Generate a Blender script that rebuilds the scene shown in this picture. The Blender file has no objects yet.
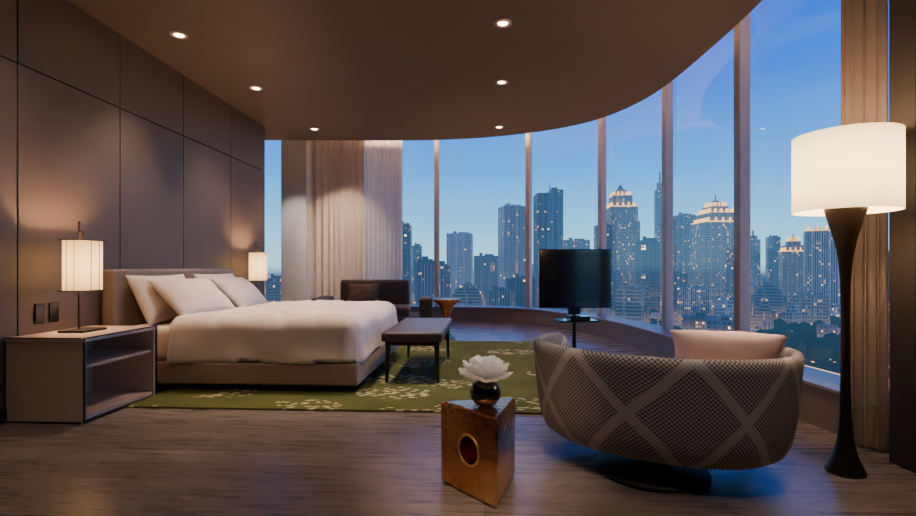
import bpy, bmesh, math, random
from mathutils import Vector, Matrix, noise
random.seed(7)
C = bpy.context.scene.collection
ANG = -math.atan(0.054)      # the room's long wall runs 3 degrees off the view axis
CAMZ = 1.07
CEIL = 3.2

# ------------------------------------------------------------------ materials
def mat(name):
    m = bpy.data.materials.new(name); m.use_nodes = True
    nt = m.node_tree; nt.nodes.clear()
    out = nt.nodes.new('ShaderNodeOutputMaterial')
    return m, nt, out
def N(nt, t, **kw):
    n = nt.nodes.new(t)
    for k, v in kw.items():
        if k in n.inputs.keys(): n.inputs[k].default_value = v
        else: setattr(n, k, v)
    return n
def L(nt, a, b): nt.links.new(a, b)
def M(nt, op, a, b=None, c=None):
    n = nt.nodes.new('ShaderNodeMath'); n.operation = op
    for i, v in enumerate((a, b, c)):
        if v is None: continue
        if isinstance(v, (int, float)): n.inputs[i].default_value = v
        else: nt.links.new(v, n.inputs[i])
    return n.outputs[0]
def MIXC(nt, f, a, b):
    n = nt.nodes.new('ShaderNodeMix'); n.data_type = 'RGBA'
    for s, v in ((n.inputs[0], f), (n.inputs[6], a), (n.inputs[7], b)):
        if isinstance(v, (int, float)): s.default_value = v
        elif isinstance(v, tuple): s.default_value = v if len(v) == 4 else (*v, 1)
        else: nt.links.new(v, s)
    return n.outputs[2]
def simple(name, col, rough=0.6, metal=0.0, nscale=8.0, namt=0.12, bump=0.0, bscale=60, spec=0.5, coat=0.0, sheen=0.0, stretch=(1,1,1)):
    m, nt, out = mat(name)
    p = N(nt, 'ShaderNodeBsdfPrincipled'); p.inputs['Roughness'].default_value = rough
    p.inputs['Metallic'].default_value = metal
    p.inputs['Specular IOR Level'].default_value = spec
    p.inputs['Coat Weight'].default_value = coat
    p.inputs['Sheen Weight'].default_value = sheen
    tc = N(nt, 'ShaderNodeTexCoord'); mp = N(nt, 'ShaderNodeMapping'); mp.inputs['Scale'].default_value = stretch
    L(nt, tc.outputs['Object'], mp.inputs[0])
    no = N(nt, 'ShaderNodeTexNoise'); no.inputs['Scale'].default_value = nscale; no.inputs['Detail'].default_value = 4
    L(nt, mp.outputs[0], no.inputs['Vector'])
    d = tuple(c*(1-namt) for c in col); b = tuple(min(1, c*(1+namt)) for c in col)
    L(nt, MIXC(nt, no.outputs['Fac'], d, b), p.inputs['Base Color'])
    if bump:
        n2 = N(nt, 'ShaderNodeTexNoise'); n2.inputs['Scale'].default_value = bscale
        L(nt, mp.outputs[0], n2.inputs['Vector'])
        bp = N(nt, 'ShaderNodeBump'); bp.inputs['Strength'].default_value = bump; bp.inputs['Distance'].default_value = 0.01
        L(nt, n2.outputs['Fac'], bp.inputs['Height']); L(nt, bp.outputs[0], p.inputs['Normal'])
    L(nt, p.outputs[0], out.inputs[0])
    return m
def emis(name, col, s):
    m, nt, out = mat(name); e = N(nt, 'ShaderNodeEmission'); e.inputs[0].default_value = (*col, 1); e.inputs[1].default_value = s
    L(nt, e.outputs[0], out.inputs[0]); return m

m_wall = simple('wall_panel', (0.118, 0.096, 0.084), 0.5, nscale=1.5, namt=.1, stretch=(1, 1, 3))
m_gap = simple('groove', (0.014, 0.011, 0.009), 0.8)
m_ceil = simple('ceiling_paint', (0.112, 0.090, 0.082), 0.55, nscale=1, namt=.04)
m_cove = simple('cove_paint', (0.60, 0.52, 0.46), 0.7, nscale=1, namt=.04)
m_white = simple('painted_column', (0.72, 0.68, 0.67), 0.6)
m_mull = simple('mullion_paint', (0.54, 0.46, 0.45), 0.4)
m_sill = simple('sill_wood', (0.20, 0.16, 0.15), 0.35, namt=.06)
m_cap = simple('sill_cap_stone', (0.30, 0.27, 0.28), 0.35, namt=.06)
m_dark = simple('dark_bronze', (0.018, 0.014, 0.012), 0.35, metal=.3)
m_black = simple('black_lacquer', (0.008, 0.008, 0.009), 0.15, coat=.5)
m_matt = simple('matt_black_metal', (0.012, 0.011, 0.011), 0.55, spec=.25)
m_linen = simple('white_linen', (0.86, 0.77, 0.73), 0.85, nscale=4, namt=.04, bump=.25, bscale=9, sheen=.3)
m_pillow = simple('pillow_cotton', (0.88, 0.79, 0.74), 0.85, nscale=5, namt=.05, bump=.25, bscale=10, sheen=.3)
m_base = simple('bed_base_fabric', (0.42, 0.31, 0.27), 0.8, nscale=80, namt=.15, bump=.2, bscale=300)
m_head = simple('headboard_fabric', (0.27, 0.22, 0.205), 0.85, nscale=90, namt=.15, bump=.2, bscale=300)
m_dwood = simple('dark_wood', (0.035, 0.024, 0.02), 0.35, nscale=6, namt=.3, stretch=(6, 1, 1))
m_bench = simple('bench_leather', (0.07, 0.058, 0.058), 0.4, nscale=30, namt=.1, bump=.15, bscale=120)
m_lacq = simple('cream_lacquer', (0.68, 0.56, 0.49), 0.35, nscale=3, namt=.05)
m_chair = simple('dark_velvet', (0.045, 0.034, 0.032), 0.7, nscale=20, sheen=.3)
m_pink = simple('cream_cushion', (0.90, 0.72, 0.68), 0.8, nscale=60, namt=.06, bump=.2, bscale=200)
m_screen = simple('tv_screen', (0.01, 0.011, 0.014), 0.12, spec=.5)
m_gold = simple('polished_gold', (1.0, 0.62, 0.26), 0.3, metal=1, nscale=20, namt=.2)
def copper_mat():
    m, nt, out = mat('hammered_copper')
    tc = N(nt, 'ShaderNodeTexCoord'); no = N(nt, 'ShaderNodeTexNoise'); no.inputs['Scale'].default_value = 2.6; no.inputs['Detail'].default_value = 4; no.inputs['Roughness'].default_value = .5
    L(nt, tc.outputs['Object'], no.inputs['Vector'])
    cr = N(nt, 'ShaderNodeValToRGB'); e = cr.color_ramp.elements
    e[0].position = .34; e[0].color = (.50, .21, .075, 1); e[1].position = .68; e[1].color = (1.0, .60, .25, 1)
    x = e.new(.52); x.color = (.80, .38, .14, 1)
    L(nt, no.outputs['Fac'], cr.inputs[0])
    vo = N(nt, 'ShaderNodeTexVoronoi'); vo.inputs['Scale'].default_value = 34; L(nt, tc.outputs['Object'], vo.inputs['Vector'])
    bp = N(nt, 'ShaderNodeBump'); bp.inputs['Strength'].default_value = .55; bp.inputs['Distance'].default_value = .006; L(nt, vo.outputs['Distance'], bp.inputs['Height'])
    p = N(nt, 'ShaderNodeBsdfPrincipled'); p.inputs['Metallic'].default_value = 1; L(nt, cr.outputs[0], p.inputs['Base Color'])
    p.inputs['Roughness'].default_value = .24; L(nt, bp.outputs[0], p.inputs['Normal'])
    L(nt, p.outputs[0], out.inputs[0]); return m
m_copper = copper_mat()

def curtain_mat(name, col, tr):
    m, nt, out = mat(name)
    d = N(nt, 'ShaderNodeBsdfDiffuse'); t = N(nt, 'ShaderNodeBsdfTranslucent')
    tc = N(nt, 'ShaderNodeTexCoord'); no = N(nt, 'ShaderNodeTexNoise'); no.inputs['Scale'].default_value = 120
    L(nt, tc.outputs['Object'], no.inputs['Vector'])
    c = MIXC(nt, no.outputs['Fac'], tuple(x*.9 for x in col), tuple(min(1, x*1.1) for x in col))
    L(nt, c, d.inputs[0]); L(nt, c, t.inputs[0])
    mx = N(nt, 'ShaderNodeMixShader'); mx.inputs[0].default_value = tr
    L(nt, d.outputs[0], mx.inputs[1]); L(nt, t.outputs[0], mx.inputs[2]); L(nt, mx.outputs[0], out.inputs[0])
    return m
m_curt = curtain_mat('curtain_fabric', (0.76, 0.64, 0.53), .12)
m_curt2 = curtain_mat('sheer_fabric', (0.82, 0.78, 0.74), .5)
m_curt4 = curtain_mat('grey_curtain_fabric', (0.26, 0.21, 0.19), .15)
m_curt3 = curtain_mat('brown_curtain_fabric', (0.13, 0.085, 0.065), .05)
m_flower = curtain_mat('white_petal', (0.95, 0.94, 0.92), .4)

def shade_mat(name, col, s):
    m, nt, out = mat(name)
    e = N(nt, 'ShaderNodeEmission'); t = N(nt, 'ShaderNodeBsdfDiffuse'); t.inputs[0].default_value = (.7, .6, .5, 1)
    tc = N(nt, 'ShaderNodeTexCoord'); no = N(nt, 'ShaderNodeTexNoise'); no.inputs['Scale'].default_value = 150
    L(nt, tc.outputs['Object'], no.inputs['Vector'])
    L(nt, MIXC(nt, no.outputs['Fac'], tuple(c*.95 for c in col), col), e.inputs[0])
    sp = N(nt, 'ShaderNodeSeparateXYZ'); L(nt, tc.outputs['Generated'], sp.inputs[0])
    q = M(nt, 'SUBTRACT', sp.outputs[2], .5); q = M(nt, 'MULTIPLY', q, q)
    q = M(nt, 'SUBTRACT', s, M(nt, 'MULTIPLY', q, s*2.2)); L(nt, q, e.inputs[1])
    a = N(nt, 'ShaderNodeAddShader'); L(nt, e.outputs[0], a.inputs[0]); L(nt, t.outputs[0], a.inputs[1])
    L(nt, a.outputs[0], out.inputs[0]); return m
m_shade = shade_mat('lit_lamp_shade', (1.0, 0.66, 0.32), 6.0)
m_shade_s = shade_mat('lit_small_shade', (1.0, 0.52, 0.18), 4.2)
m_bulb = emis('downlight_bulb', (1.0, .62, .32), 40)

def floor_mat():
    m, nt, out = mat('wood_planks')
    tc = N(nt, 'ShaderNodeTexCoord'); mp = N(nt, 'ShaderNodeMapping'); mp.inputs['Rotation'].default_value = (0, 0, -ANG)
    L(nt, tc.outputs['Object'], mp.inputs[0])
    br = N(nt, 'ShaderNodeTexBrick'); br.offset = .37
    br.inputs['Scale'].default_value = 1; br.inputs['Brick Width'].default_value = 2.2; br.inputs['Row Height'].default_value = .19
    br.inputs['Mortar Size'].default_value = .0024; br.inputs['Mortar Smooth'].default_value = .2; br.inputs['Bias'].default_value = 0
    br.inputs['Color1'].default_value = (.14, .118, .108, 1); br.inputs['Color2'].default_value = (.20, .172, .158, 1); br.inputs['Mortar'].default_value = (.045, .038, .035, 1)
    L(nt, mp.outputs[0], br.inputs['Vector'])
    m2 = N(nt, 'ShaderNodeMapping'); m2.inputs['Scale'].default_value = (1.0, 11, 1); L(nt, mp.outputs[0], m2.inputs[0])
    no = N(nt, 'ShaderNodeTexNoise'); no.inputs['Scale'].default_value = 2.5; no.inputs['Detail'].default_value = 5; L(nt, m2.outputs[0], no.inputs['Vector'])
    mx = nt.nodes.new('ShaderNodeMix'); mx.data_type = 'RGBA'; mx.blend_type = 'MULTIPLY'; mx.inputs[0].default_value = .7
    L(nt, br.outputs['Color'], mx.inputs[6])
    cr = N(nt, 'ShaderNodeValToRGB'); cr.color_ramp.elements[0].position = .3; cr.color_ramp.elements[0].color = (.68, .68, .68, 1); cr.color_ramp.elements[1].position = .7; cr.color_ramp.elements[1].color = (1.22, 1.22, 1.22, 1)
    L(nt, no.outputs['Fac'], cr.inputs[0]); L(nt, cr.outputs[0], mx.inputs[7])
    p = N(nt, 'ShaderNodeBsdfPrincipled'); L(nt, mx.outputs[2], p.inputs['Base Color'])
    L(nt, M(nt, 'MULTIPLY_ADD', no.outputs['Fac'], .12, .22), p.inputs['Roughness'])
    bp = N(nt, 'ShaderNodeBump'); bp.inputs['Strength'].default_value = .14; bp.inputs['Distance'].default_value = .002
    L(nt, M(nt, 'SUBTRACT', M(nt, 'MULTIPLY', no.outputs['Fac'], .25), br.outputs['Fac']), bp.inputs['Height']); L(nt, bp.outputs[0], p.inputs['Normal'])
    L(nt, p.outputs[0], out.inputs[0]); return m
m_floor = floor_mat()

def rug_mat():
    m, nt, out = mat('green_floral_rug')
    tc = N(nt, 'ShaderNodeTexCoord')
    big = N(nt, 'ShaderNodeTexVoronoi'); big.inputs['Scale'].default_value = 1.3; big.inputs['Randomness'].default_value = .8
    L(nt, tc.outputs['Object'], big.inputs['Vector'])
    vs = N(nt, 'ShaderNodeVectorMath'); vs.operation = 'SUBTRACT'
    L(nt, tc.outputs['Object'], vs.inputs[0]); L(nt, big.outputs['Position'], vs.inputs[1])
    vm = N(nt, 'ShaderNodeVectorMath'); vm.operation = 'MULTIPLY'; vm.inputs[1].default_value = (.62, 1.0, 0); L(nt, vs.outputs[0], vm.inputs[0])
    r = N(nt, 'ShaderNodeVectorMath'); r.operation = 'LENGTH'; L(nt, vm.outputs[0], r.inputs[0])
    r = r.outputs['Value']
    mp = N(nt, 'ShaderNodeMapping'); mp.inputs['Scale'].default_value = (13, 28, 1); mp.inputs['Rotation'].default_value = (0, 0, .45)
    L(nt, tc.outputs['Object'], mp.inputs[0])
    lv = N(nt, 'ShaderNodeTexVoronoi'); lv.inputs['Scale'].default_value = 1.0; L(nt, mp.outputs[0], lv.inputs['Vector'])
    leaf = M(nt, 'LESS_THAN', lv.outputs['Distance'], .40)
    inr = M(nt, 'LESS_THAN', r, .20)
    sel = N(nt, 'ShaderNodeSeparateColor'); L(nt, big.outputs['Color'], sel.inputs[0])
    pick = M(nt, 'GREATER_THAN', sel.outputs[0], .2)
    mask = M(nt, 'MULTIPLY', M(nt, 'MULTIPLY', leaf, inr), pick)
    no = N(nt, 'ShaderNodeTexNoise'); no.inputs['Scale'].default_value = 3; no.inputs['Detail'].default_value = 5; L(nt, tc.outputs['Object'], no.inputs['Vector'])
    base = MIXC(nt, no.outputs['Fac'], (.048, .064, .018), (.135, .155, .05))
    col = MIXC(nt, mask, base, (.50, .48, .30))
    n2 = N(nt, 'ShaderNodeTexNoise'); n2.inputs['Scale'].default_value = 250; L(nt, tc.outputs['Object'], n2.inputs['Vector'])
    bp = N(nt, 'ShaderNodeBump'); bp.inputs['Strength'].default_value = .5; bp.inputs['Distance'].default_value = .006; L(nt, n2.outputs['Fac'], bp.inputs['Height'])
    p = N(nt, 'ShaderNodeBsdfPrincipled'); p.inputs['Roughness'].default_value = .95; p.inputs['Specular IOR Level'].default_value = .1
    L(nt, col, p.inputs['Base Color']); L(nt, bp.outputs[0], p.inputs['Normal']); L(nt, p.outputs[0], out.inputs[0]); return m
m_rug = rug_mat()

def lattice_mat():
    m, nt, out = mat('woven_lattice_fabric')
    uv = N(nt, 'ShaderNodeUVMap'); uv.uv_map = 'UVMap'
    sp = N(nt, 'ShaderNodeSeparateXYZ'); L(nt, uv.outputs[0], sp.inputs[0])
    u, v = sp.outputs[0], sp.outputs[1]
    def line(sgn, off):
        a = M(nt, 'ADD', M(nt, 'MULTIPLY', u, 2.1), M(nt, 'MULTIPLY_ADD', v, 1.75*sgn, off))
        a = M(nt, 'FRACT', a); a = M(nt, 'ABSOLUTE', M(nt, 'SUBTRACT', a, .5))
        return M(nt, 'LESS_THAN', a, .06)
    lat = M(nt, 'MAXIMUM', line(1, 0), line(-1, .3))
    wu = M(nt, 'SINE', M(nt, 'MULTIPLY', u, 300)); wv = M(nt, 'SINE', M(nt, 'MULTIPLY', v, 300))
    w = M(nt, 'GREATER_THAN', M(nt, 'MULTIPLY', wu, wv), 0)
    base = MIXC(nt, w, (.088, .085, .090), (.41, .40, .42))
    col = MIXC(nt, lat, base, MIXC(nt, w, (.37, .36, .38), (.47, .46, .48)))
    bp = N(nt, 'ShaderNodeBump'); bp.inputs['Strength'].default_value = .5; bp.inputs['Distance'].default_value = .004
    L(nt, M(nt, 'ADD', w, lat), bp.inputs['Height'])
    p = N(nt, 'ShaderNodeBsdfPrincipled'); p.inputs['Roughness'].default_value = .75
    L(nt, col, p.inputs['Base Color']); L(nt, bp.outputs[0], p.inputs['Normal']); L(nt, p.outputs[0], out.inputs[0]); return m
m_lat = lattice_mat()

def glass_mat():
    m, nt, out = mat('window_glass')
    lw = N(nt, 'ShaderNodeLayerWeight'); lw.inputs[0].default_value = .5
    f = M(nt, 'MULTIPLY_ADD', M(nt, 'POWER', lw.outputs['Facing'], 4.0), .36, .045)
    t = N(nt, 'ShaderNodeBsdfTransparent'); t.inputs[0].default_value = (.96, .98, 1, 1)
    g = N(nt, 'ShaderNodeBsdfGlossy'); g.inputs['Roughness'].default_value = 0.0
    no = N(nt, 'ShaderNodeTexNoise'); no.inputs['Scale'].default_value = .6
    bp = N(nt, 'ShaderNodeBump'); bp.inputs['Strength'].default_value = .004; L(nt, no.outputs[0], bp.inputs['Height']); L(nt, bp.outputs[0], g.inputs['Normal'])
    mx = N(nt, 'ShaderNodeMixShader'); L(nt, f, mx.inputs[0]); L(nt, t.outputs[0], mx.inputs[1]); L(nt, g.outputs[0], mx.inputs[2])
    L(nt, mx.outputs[0], out.inputs[0]); return m
m_glass = glass_mat()

HAZE = (0.13, 0.36, 0.66)  # distance haze, painted into the city materials as blue emission
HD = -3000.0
def facade_mat():
    m, nt, out = mat('city_facade')
    tc = N(nt, 'ShaderNodeTexCoord'); oi = N(nt, 'ShaderNodeObjectInfo')
    rnd = oi.outputs['Random']; r2 = M(nt, 'FRACT', M(nt, 'MULTIPLY', rnd, 7.31)); r3 = M(nt, 'FRACT', M(nt, 'MULTIPLY', rnd, 23.7))
    sp = N(nt, 'ShaderNodeSeparateXYZ'); L(nt, tc.outputs['Object'], sp.inputs[0])
    xy = M(nt, 'ADD', sp.outputs[0], sp.outputs[1])
    u = M(nt, 'DIVIDE', xy, M(nt, 'MULTIPLY_ADD', r3, 2.4, 1.9))
    v = M(nt, 'DIVIDE', sp.outputs[2], M(nt, 'MULTIPLY_ADD', r2, .8, 2.9))
    fu, fv = M(nt, 'FRACT', u), M(nt, 'FRACT', v)
    wu = M(nt, 'GREATER_THAN', fu, M(nt, 'MULTIPLY', M(nt, 'LESS_THAN', r2, .68), .3))
    wv = M(nt, 'GREATER_THAN', fv, M(nt, 'MULTIPLY', M(nt, 'GREATER_THAN', r2, .28), .42))
    win = M(nt, 'MULTIPLY', wu, wv)
    lw = M(nt, 'MULTIPLY', M(nt, 'GREATER_THAN', fu, .3), M(nt, 'GREATER_THAN', fv, .42))
    cell = N(nt, 'ShaderNodeCombineXYZ'); L(nt, M(nt, 'FLOOR', u), cell.inputs[0]); L(nt, M(nt, 'FLOOR', v), cell.inputs[1]); L(nt, M(nt, 'MULTIPLY', rnd, 97.0), cell.inputs[2])
    wn = N(nt, 'ShaderNodeTexWhiteNoise'); wn.noise_dimensions = '3D'; L(nt, cell.outputs[0], wn.inputs['Vector'])
    cc = N(nt, 'ShaderNodeCombineXYZ'); L(nt, M(nt, 'MULTIPLY', xy, .10), cc.inputs[0]); L(nt, M(nt, 'MULTIPLY', sp.outputs[2], .035), cc.inputs[1]); L(nt, M(nt, 'MULTIPLY', rnd, 51.0), cc.inputs[2])
    clus = N(nt, 'ShaderNodeTexNoise'); clus.inputs['Scale'].default_value = 1.6; clus.inputs['Detail'].default_value = 2; L(nt, cc.outputs[0], clus.inputs['Vector'])
    thr = M(nt, 'ADD', M(nt, 'MULTIPLY_ADD', r3, .22, 1.38), M(nt, 'MULTIPLY', clus.outputs['Fac'], -1.1))
    lit = M(nt, 'MULTIPLY', lw, M(nt, 'GREATER_THAN', wn.outputs['Value'], thr))
    gn = N(nt, 'ShaderNodeNewGeometry'); sn = N(nt, 'ShaderNodeSeparateXYZ'); L(nt, gn.outputs['Normal'], sn.inputs[0])
    side = M(nt, 'LESS_THAN', M(nt, 'ABSOLUTE', sn.outputs[2]), .5)
    lit = M(nt, 'MULTIPLY', lit, side)
    pu = M(nt, 'LESS_THAN', M(nt, 'FRACT', M(nt, 'DIVIDE', xy, M(nt, 'MULTIPLY_ADD', r2, 9.0, 9.0))), .16)
    wall0 = MIXC(nt, clus.outputs['Fac'], MIXC(nt, .45, oi.outputs['Color'], (.02, .03, .05)), oi.outputs['Color'])
    wall = MIXC(nt, M(nt, 'MULTIPLY', M(nt, 'MULTIPLY', win, side), M(nt, 'MULTIPLY_ADD', pu, -.8, .9)), wall0, (.012, .022, .04))
    df = N(nt, 'ShaderNodeBsdfPrincipled'); df.inputs['Roughness'].default_value = .45; L(nt, wall, df.inputs['Base Color'])
    wc = N(nt, 'ShaderNodeSeparateColor'); L(nt, wn.outputs['Color'], wc.inputs[0])
    em = MIXC(nt, wc.outputs[1], (1.0, .40, .10), (1.0, .72, .38))
    L(nt, em, df.inputs['Emission Color'])
    low = M(nt, 'MAXIMUM', M(nt, 'SUBTRACT', 1.0, M(nt, 'DIVIDE', sp.outputs[2], 18.0)), 0.0)  # street glow painted as emission on the lowest part of each facade
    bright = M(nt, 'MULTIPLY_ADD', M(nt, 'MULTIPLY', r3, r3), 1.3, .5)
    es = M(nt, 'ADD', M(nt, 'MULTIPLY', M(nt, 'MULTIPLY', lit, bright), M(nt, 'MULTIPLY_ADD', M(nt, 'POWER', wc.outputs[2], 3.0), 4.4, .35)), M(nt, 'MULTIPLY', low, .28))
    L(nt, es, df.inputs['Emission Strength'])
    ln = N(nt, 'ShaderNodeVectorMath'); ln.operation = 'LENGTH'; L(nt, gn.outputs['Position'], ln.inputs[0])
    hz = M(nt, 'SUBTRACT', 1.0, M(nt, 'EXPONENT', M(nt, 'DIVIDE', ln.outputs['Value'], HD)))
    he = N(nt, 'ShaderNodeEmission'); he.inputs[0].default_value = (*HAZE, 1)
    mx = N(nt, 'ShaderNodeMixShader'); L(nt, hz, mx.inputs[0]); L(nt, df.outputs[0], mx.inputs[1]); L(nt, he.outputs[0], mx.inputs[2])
    L(nt, mx.outputs[0], out.inputs[0]); return m
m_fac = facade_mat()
m_crown = emis('lit_crown', (1.0, .50, .16), 2.8)

def ground_mat(green):
    m, nt, out = mat('city_ground' if not green else 'tree_leaves')
    tc = N(nt, 'ShaderNodeTexCoord'); vo = N(nt, 'ShaderNodeTexVoronoi'); vo.inputs['Scale'].default_value = .09
    L(nt, tc.outputs['Object'], vo.inputs['Vector'])
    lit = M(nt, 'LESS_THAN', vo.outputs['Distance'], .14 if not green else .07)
    if not green:
        rd = N(nt, 'ShaderNodeTexVoronoi'); rd.feature = 'DISTANCE_TO_EDGE'; rd.inputs['Scale'].default_value = .013; L(nt, tc.outputs['Object'], rd.inputs['Vector'])
        road = M(nt, 'LESS_THAN', rd.outputs['Distance'], .08)  # bands along the streets, painted to glow through emission
        lit = M(nt, 'ADD', M(nt, 'MULTIPLY', lit, 1.8), M(nt, 'MULTIPLY', road, .8))
    no = N(nt, 'ShaderNodeTexNoise'); no.inputs['Scale'].default_value = .02 if not green else .3; L(nt, tc.outputs['Object'], no.inputs['Vector'])
    p = N(nt, 'ShaderNodeBsdfPrincipled'); p.inputs['Roughness'].default_value = .9
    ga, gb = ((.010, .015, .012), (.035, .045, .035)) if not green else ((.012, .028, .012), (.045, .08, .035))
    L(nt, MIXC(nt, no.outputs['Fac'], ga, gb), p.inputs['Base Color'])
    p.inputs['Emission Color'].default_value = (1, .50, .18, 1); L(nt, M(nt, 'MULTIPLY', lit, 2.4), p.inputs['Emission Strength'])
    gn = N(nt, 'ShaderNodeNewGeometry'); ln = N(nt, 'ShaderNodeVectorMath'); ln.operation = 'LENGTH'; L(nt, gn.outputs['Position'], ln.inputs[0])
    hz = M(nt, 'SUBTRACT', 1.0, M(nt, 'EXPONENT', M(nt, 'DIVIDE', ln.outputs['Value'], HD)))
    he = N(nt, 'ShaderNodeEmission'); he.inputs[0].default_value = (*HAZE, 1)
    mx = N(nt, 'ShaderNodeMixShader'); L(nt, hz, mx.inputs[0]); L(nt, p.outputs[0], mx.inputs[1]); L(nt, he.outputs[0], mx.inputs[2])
    L(nt, mx.outputs[0], out.inputs[0]); return m

# ------------------------------------------------------------------ mesh helpers
def link(o, parent=None):
    C.objects.link(o)
    if parent is not None: o.parent = parent
    return o
def obj_bm(name, bm, m, parent=None, smooth=False, loc=(0, 0, 0), rot=(0, 0, 0)):
    me = bpy.data.meshes.new(name); bmesh.ops.recalc_face_normals(bm, faces=bm.faces[:]); bm.to_mesh(me); bm.free()
    if m: me.materials.append(m)
    if smooth:
        for p in me.polygons: p.use_smooth = True
    o = bpy.data.objects.new(name, me); link(o, parent); o.location = loc; o.rotation_euler = rot
    return o
def add_box(bm, cx, cy, cz, sx, sy, sz, mtx=None):
    r = bmesh.ops.create_cube(bm, size=1)
    for v in r['verts']:
        v.co = Vector((v.co.x*sx+cx, v.co.y*sy+cy, v.co.z*sz+cz))
        if mtx: v.co = mtx @ v.co
    return r['verts']
def box(name, c, s, m, parent=None, bev=0.0, seg=2, loc=(0, 0, 0), rot=(0, 0, 0), smooth=None):
    bm = bmesh.new(); add_box(bm, *c, *s)
    if bev: bmesh.ops.bevel(bm, geom=bm.edges[:], offset=bev, segments=seg, profile=.6, affect='EDGES')
    return obj_bm(name, bm, m, parent, smooth=(bev > 0.015) if smooth is None else smooth, loc=loc, rot=rot)
def lathe(name, prof, m, parent=None, seg=48, loc=(0, 0, 0), cap=True, rot=(0, 0, 0)):
    bm = bmesh.new(); rings = []
    for r, z in prof:
        rings.append([bm.verts.new((r*math.cos(2*math.pi*i/seg), r*math.sin(2*math.pi*i/seg), z)) for i in range(seg)])
    for a, b in zip(rings, rings[1:]):
        for i in range(seg): bm.faces.new((a[i], a[(i+1) % seg], b[(i+1) % seg], b[i]))
    if cap:
        bm.faces.new(rings[0][::-1]); bm.faces.new(rings[-1])
    return obj_bm(name, bm, m, parent, smooth=True, loc=loc, rot=rot)
def root(name, loc, rotz, label, cat, **kw):
    o = bpy.data.objects.new(name, None); o.empty_display_size = .1; link(o); o.location = loc; o.rotation_euler = (0, 0, rotz)
    o['label'] = label; o['category'] = cat
    for k, v in kw.items(): o[k] = v
    return o
def tag(o, label, cat, **kw):
    o['label'] = label; o['category'] = cat
    for k, v in kw.items(): o[k] = v
    return o
def struct(o, label=None):
    o['kind'] = 'structure'; o['label'] = label or o.name; o['category'] = o.name.split('_')[0]; return o
def copy_tree(src, loc, rotz=None):
    n = src.copy(); C.objects.link(n); n.location = loc
    if rotz is not None: n.rotation_euler = (0, 0, rotz)
    for ch in src.children:
        k = ch.copy(); C.objects.link(k); k.parent = n
        for g in ch.children:
            q = g.copy(); C.objects.link(q); q.parent = k
    return n
def catmull(pts, n=8):
    P = [Vector(p) for p in pts]; P = [P[0]*2-P[1]]+P+[P[-1]*2-P[-2]]; out = []
    for i in range(1, len(P)-2):
        for k in range(n):
            t = k/n; a, b, c, d = P[i-1:i+3]
            out.append(.5*((2*b)+(c-a)*t+(2*a-5*b+4*c-d)*t*t+(3*b-a-3*c+d)*t**3))
    out.append(P[-2]); return out
def wp(s, n, z=0.0):   # wall frame -> world
    return Vector((-3.328+.054*s+n, s-.054*n, z))
def ngon_slab(name, pts, z0, z1, m):
    bm = bmesh.new(); a = [bm.verts.new((p[0], p[1], z0)) for p in pts]; b = [bm.verts.new((p[0], p[1], z1)) for p in pts]
    n = len(pts); bm.faces.new(a[::-1]); bm.faces.new(b)
    for i in range(n): bm.faces.new((a[i], a[(i+1) % n], b[(i+1) % n], b[i]))
    return obj_bm(name, bm, m)

# ------------------------------------------------------------------ room shell
glass_pts = [(-4.2, 10.1), (-2.3, 10.45), (-0.44, 10.45), (1.41, 9.9), (2.38, 8.2), (2.70, 6.4), (2.69, 4.7), (2.74, 2.9)]
NG = 8
gc = catmull([(x, y, 0) for x, y in glass_pts], NG)
def offset_curve(cv, d):
    r = []
    for i, p in enumerate(cv):
        t = (cv[min(i+1, len(cv)-1)]-cv[max(i-1, 0)]).normalized()
        r.append(p+Vector((t.y, -t.x, 0))*d)
    return r
inner = offset_curve(gc, .30)    # towards the room
fl = [(-4.2, -2.5)]+[(p.x, p.y) for p in gc]+[(2.9, 2.9), (2.9, -2.5)]
struct(ngon_slab('floor', fl, -.15, 0, m_floor), 'taupe wood plank floor')
ce = catmull([(x, y, 0) for x, y in [(-4.2, 8.32), (-1.2, 8.36), (-.35, 8.32), (.4, 8.18), (1.1, 7.9), (1.65, 7.55), (2.06, 7.08), (2.32, 6.45), (2.43, 5.8), (2.45, 5.0), (2.44, 4.3), (2.40, 3.6), (2.36, 2.7)]], 5)
cp = [(-4.2, -2.5)]+[(p.x, p.y) for p in ce]+[(2.36, -2.5)]
struct(ngon_slab('ceiling', cp, CEIL, CEIL+.12, m_ceil), 'taupe ceiling slab with a sweeping curved edge')
struct(ngon_slab('ceiling_upper', [(-4.3, -2.6)]+[(p.x, p.y+.25) for p in gc]+[(3.1, 2.9), (3.1, -2.6)], 4.0, 4.12, m_cove), 'upper window head soffit')
bm = bmesh.new()
RW = Matrix.Rotation(ANG, 4, 'Z')
js = [-2.5, -1.45, -.45, .55, 1.55, 2.55, 3.56, 4.56, 5.52, 6.55, 7.56]
zs = [0, 2.53, 4.0]
for a, b in zip(js, js[1:]):
    for z0, z1 in zip(zs, zs[1:]):
        g = .006
        c = wp((a+b)/2, -.03); c = (c.x, c.y)
        vs = add_box(bm, 0, 0, 0, .06, (b-a)*1.0015-2*g, z1-z0-2*g)
        for v in vs:
            v.co = RW @ v.co; v.co += Vector((c[0], c[1], (z0+z1)/2))
w = obj_bm('wall_left', bm, m_wall); struct(w, 'taupe panelled wall with dark joints')
bm = bmesh.new(); c = wp(2.53, -.11)
for v in add_box(bm, 0, 0, 2, .1, 10.06, 4.0): v.co = RW @ v.co + Vector((c.x, c.y, 0))
struct(obj_bm('wall_left_core', bm, m_gap), 'dark backing of the wall panels')
struct(box('wall_back', (-.6, -2.56, 2), (7.4, .1, 4.0), m_wall)); struct(box('wall_right', (2.86, .15, 2), (.1, 5.4, 4.0), m_wall))
struct(box('wall_column', (-2.99, 9.25, 2), (.46, .3, 4.0), m_white), 'pale column between slot window and curtain')
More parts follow.
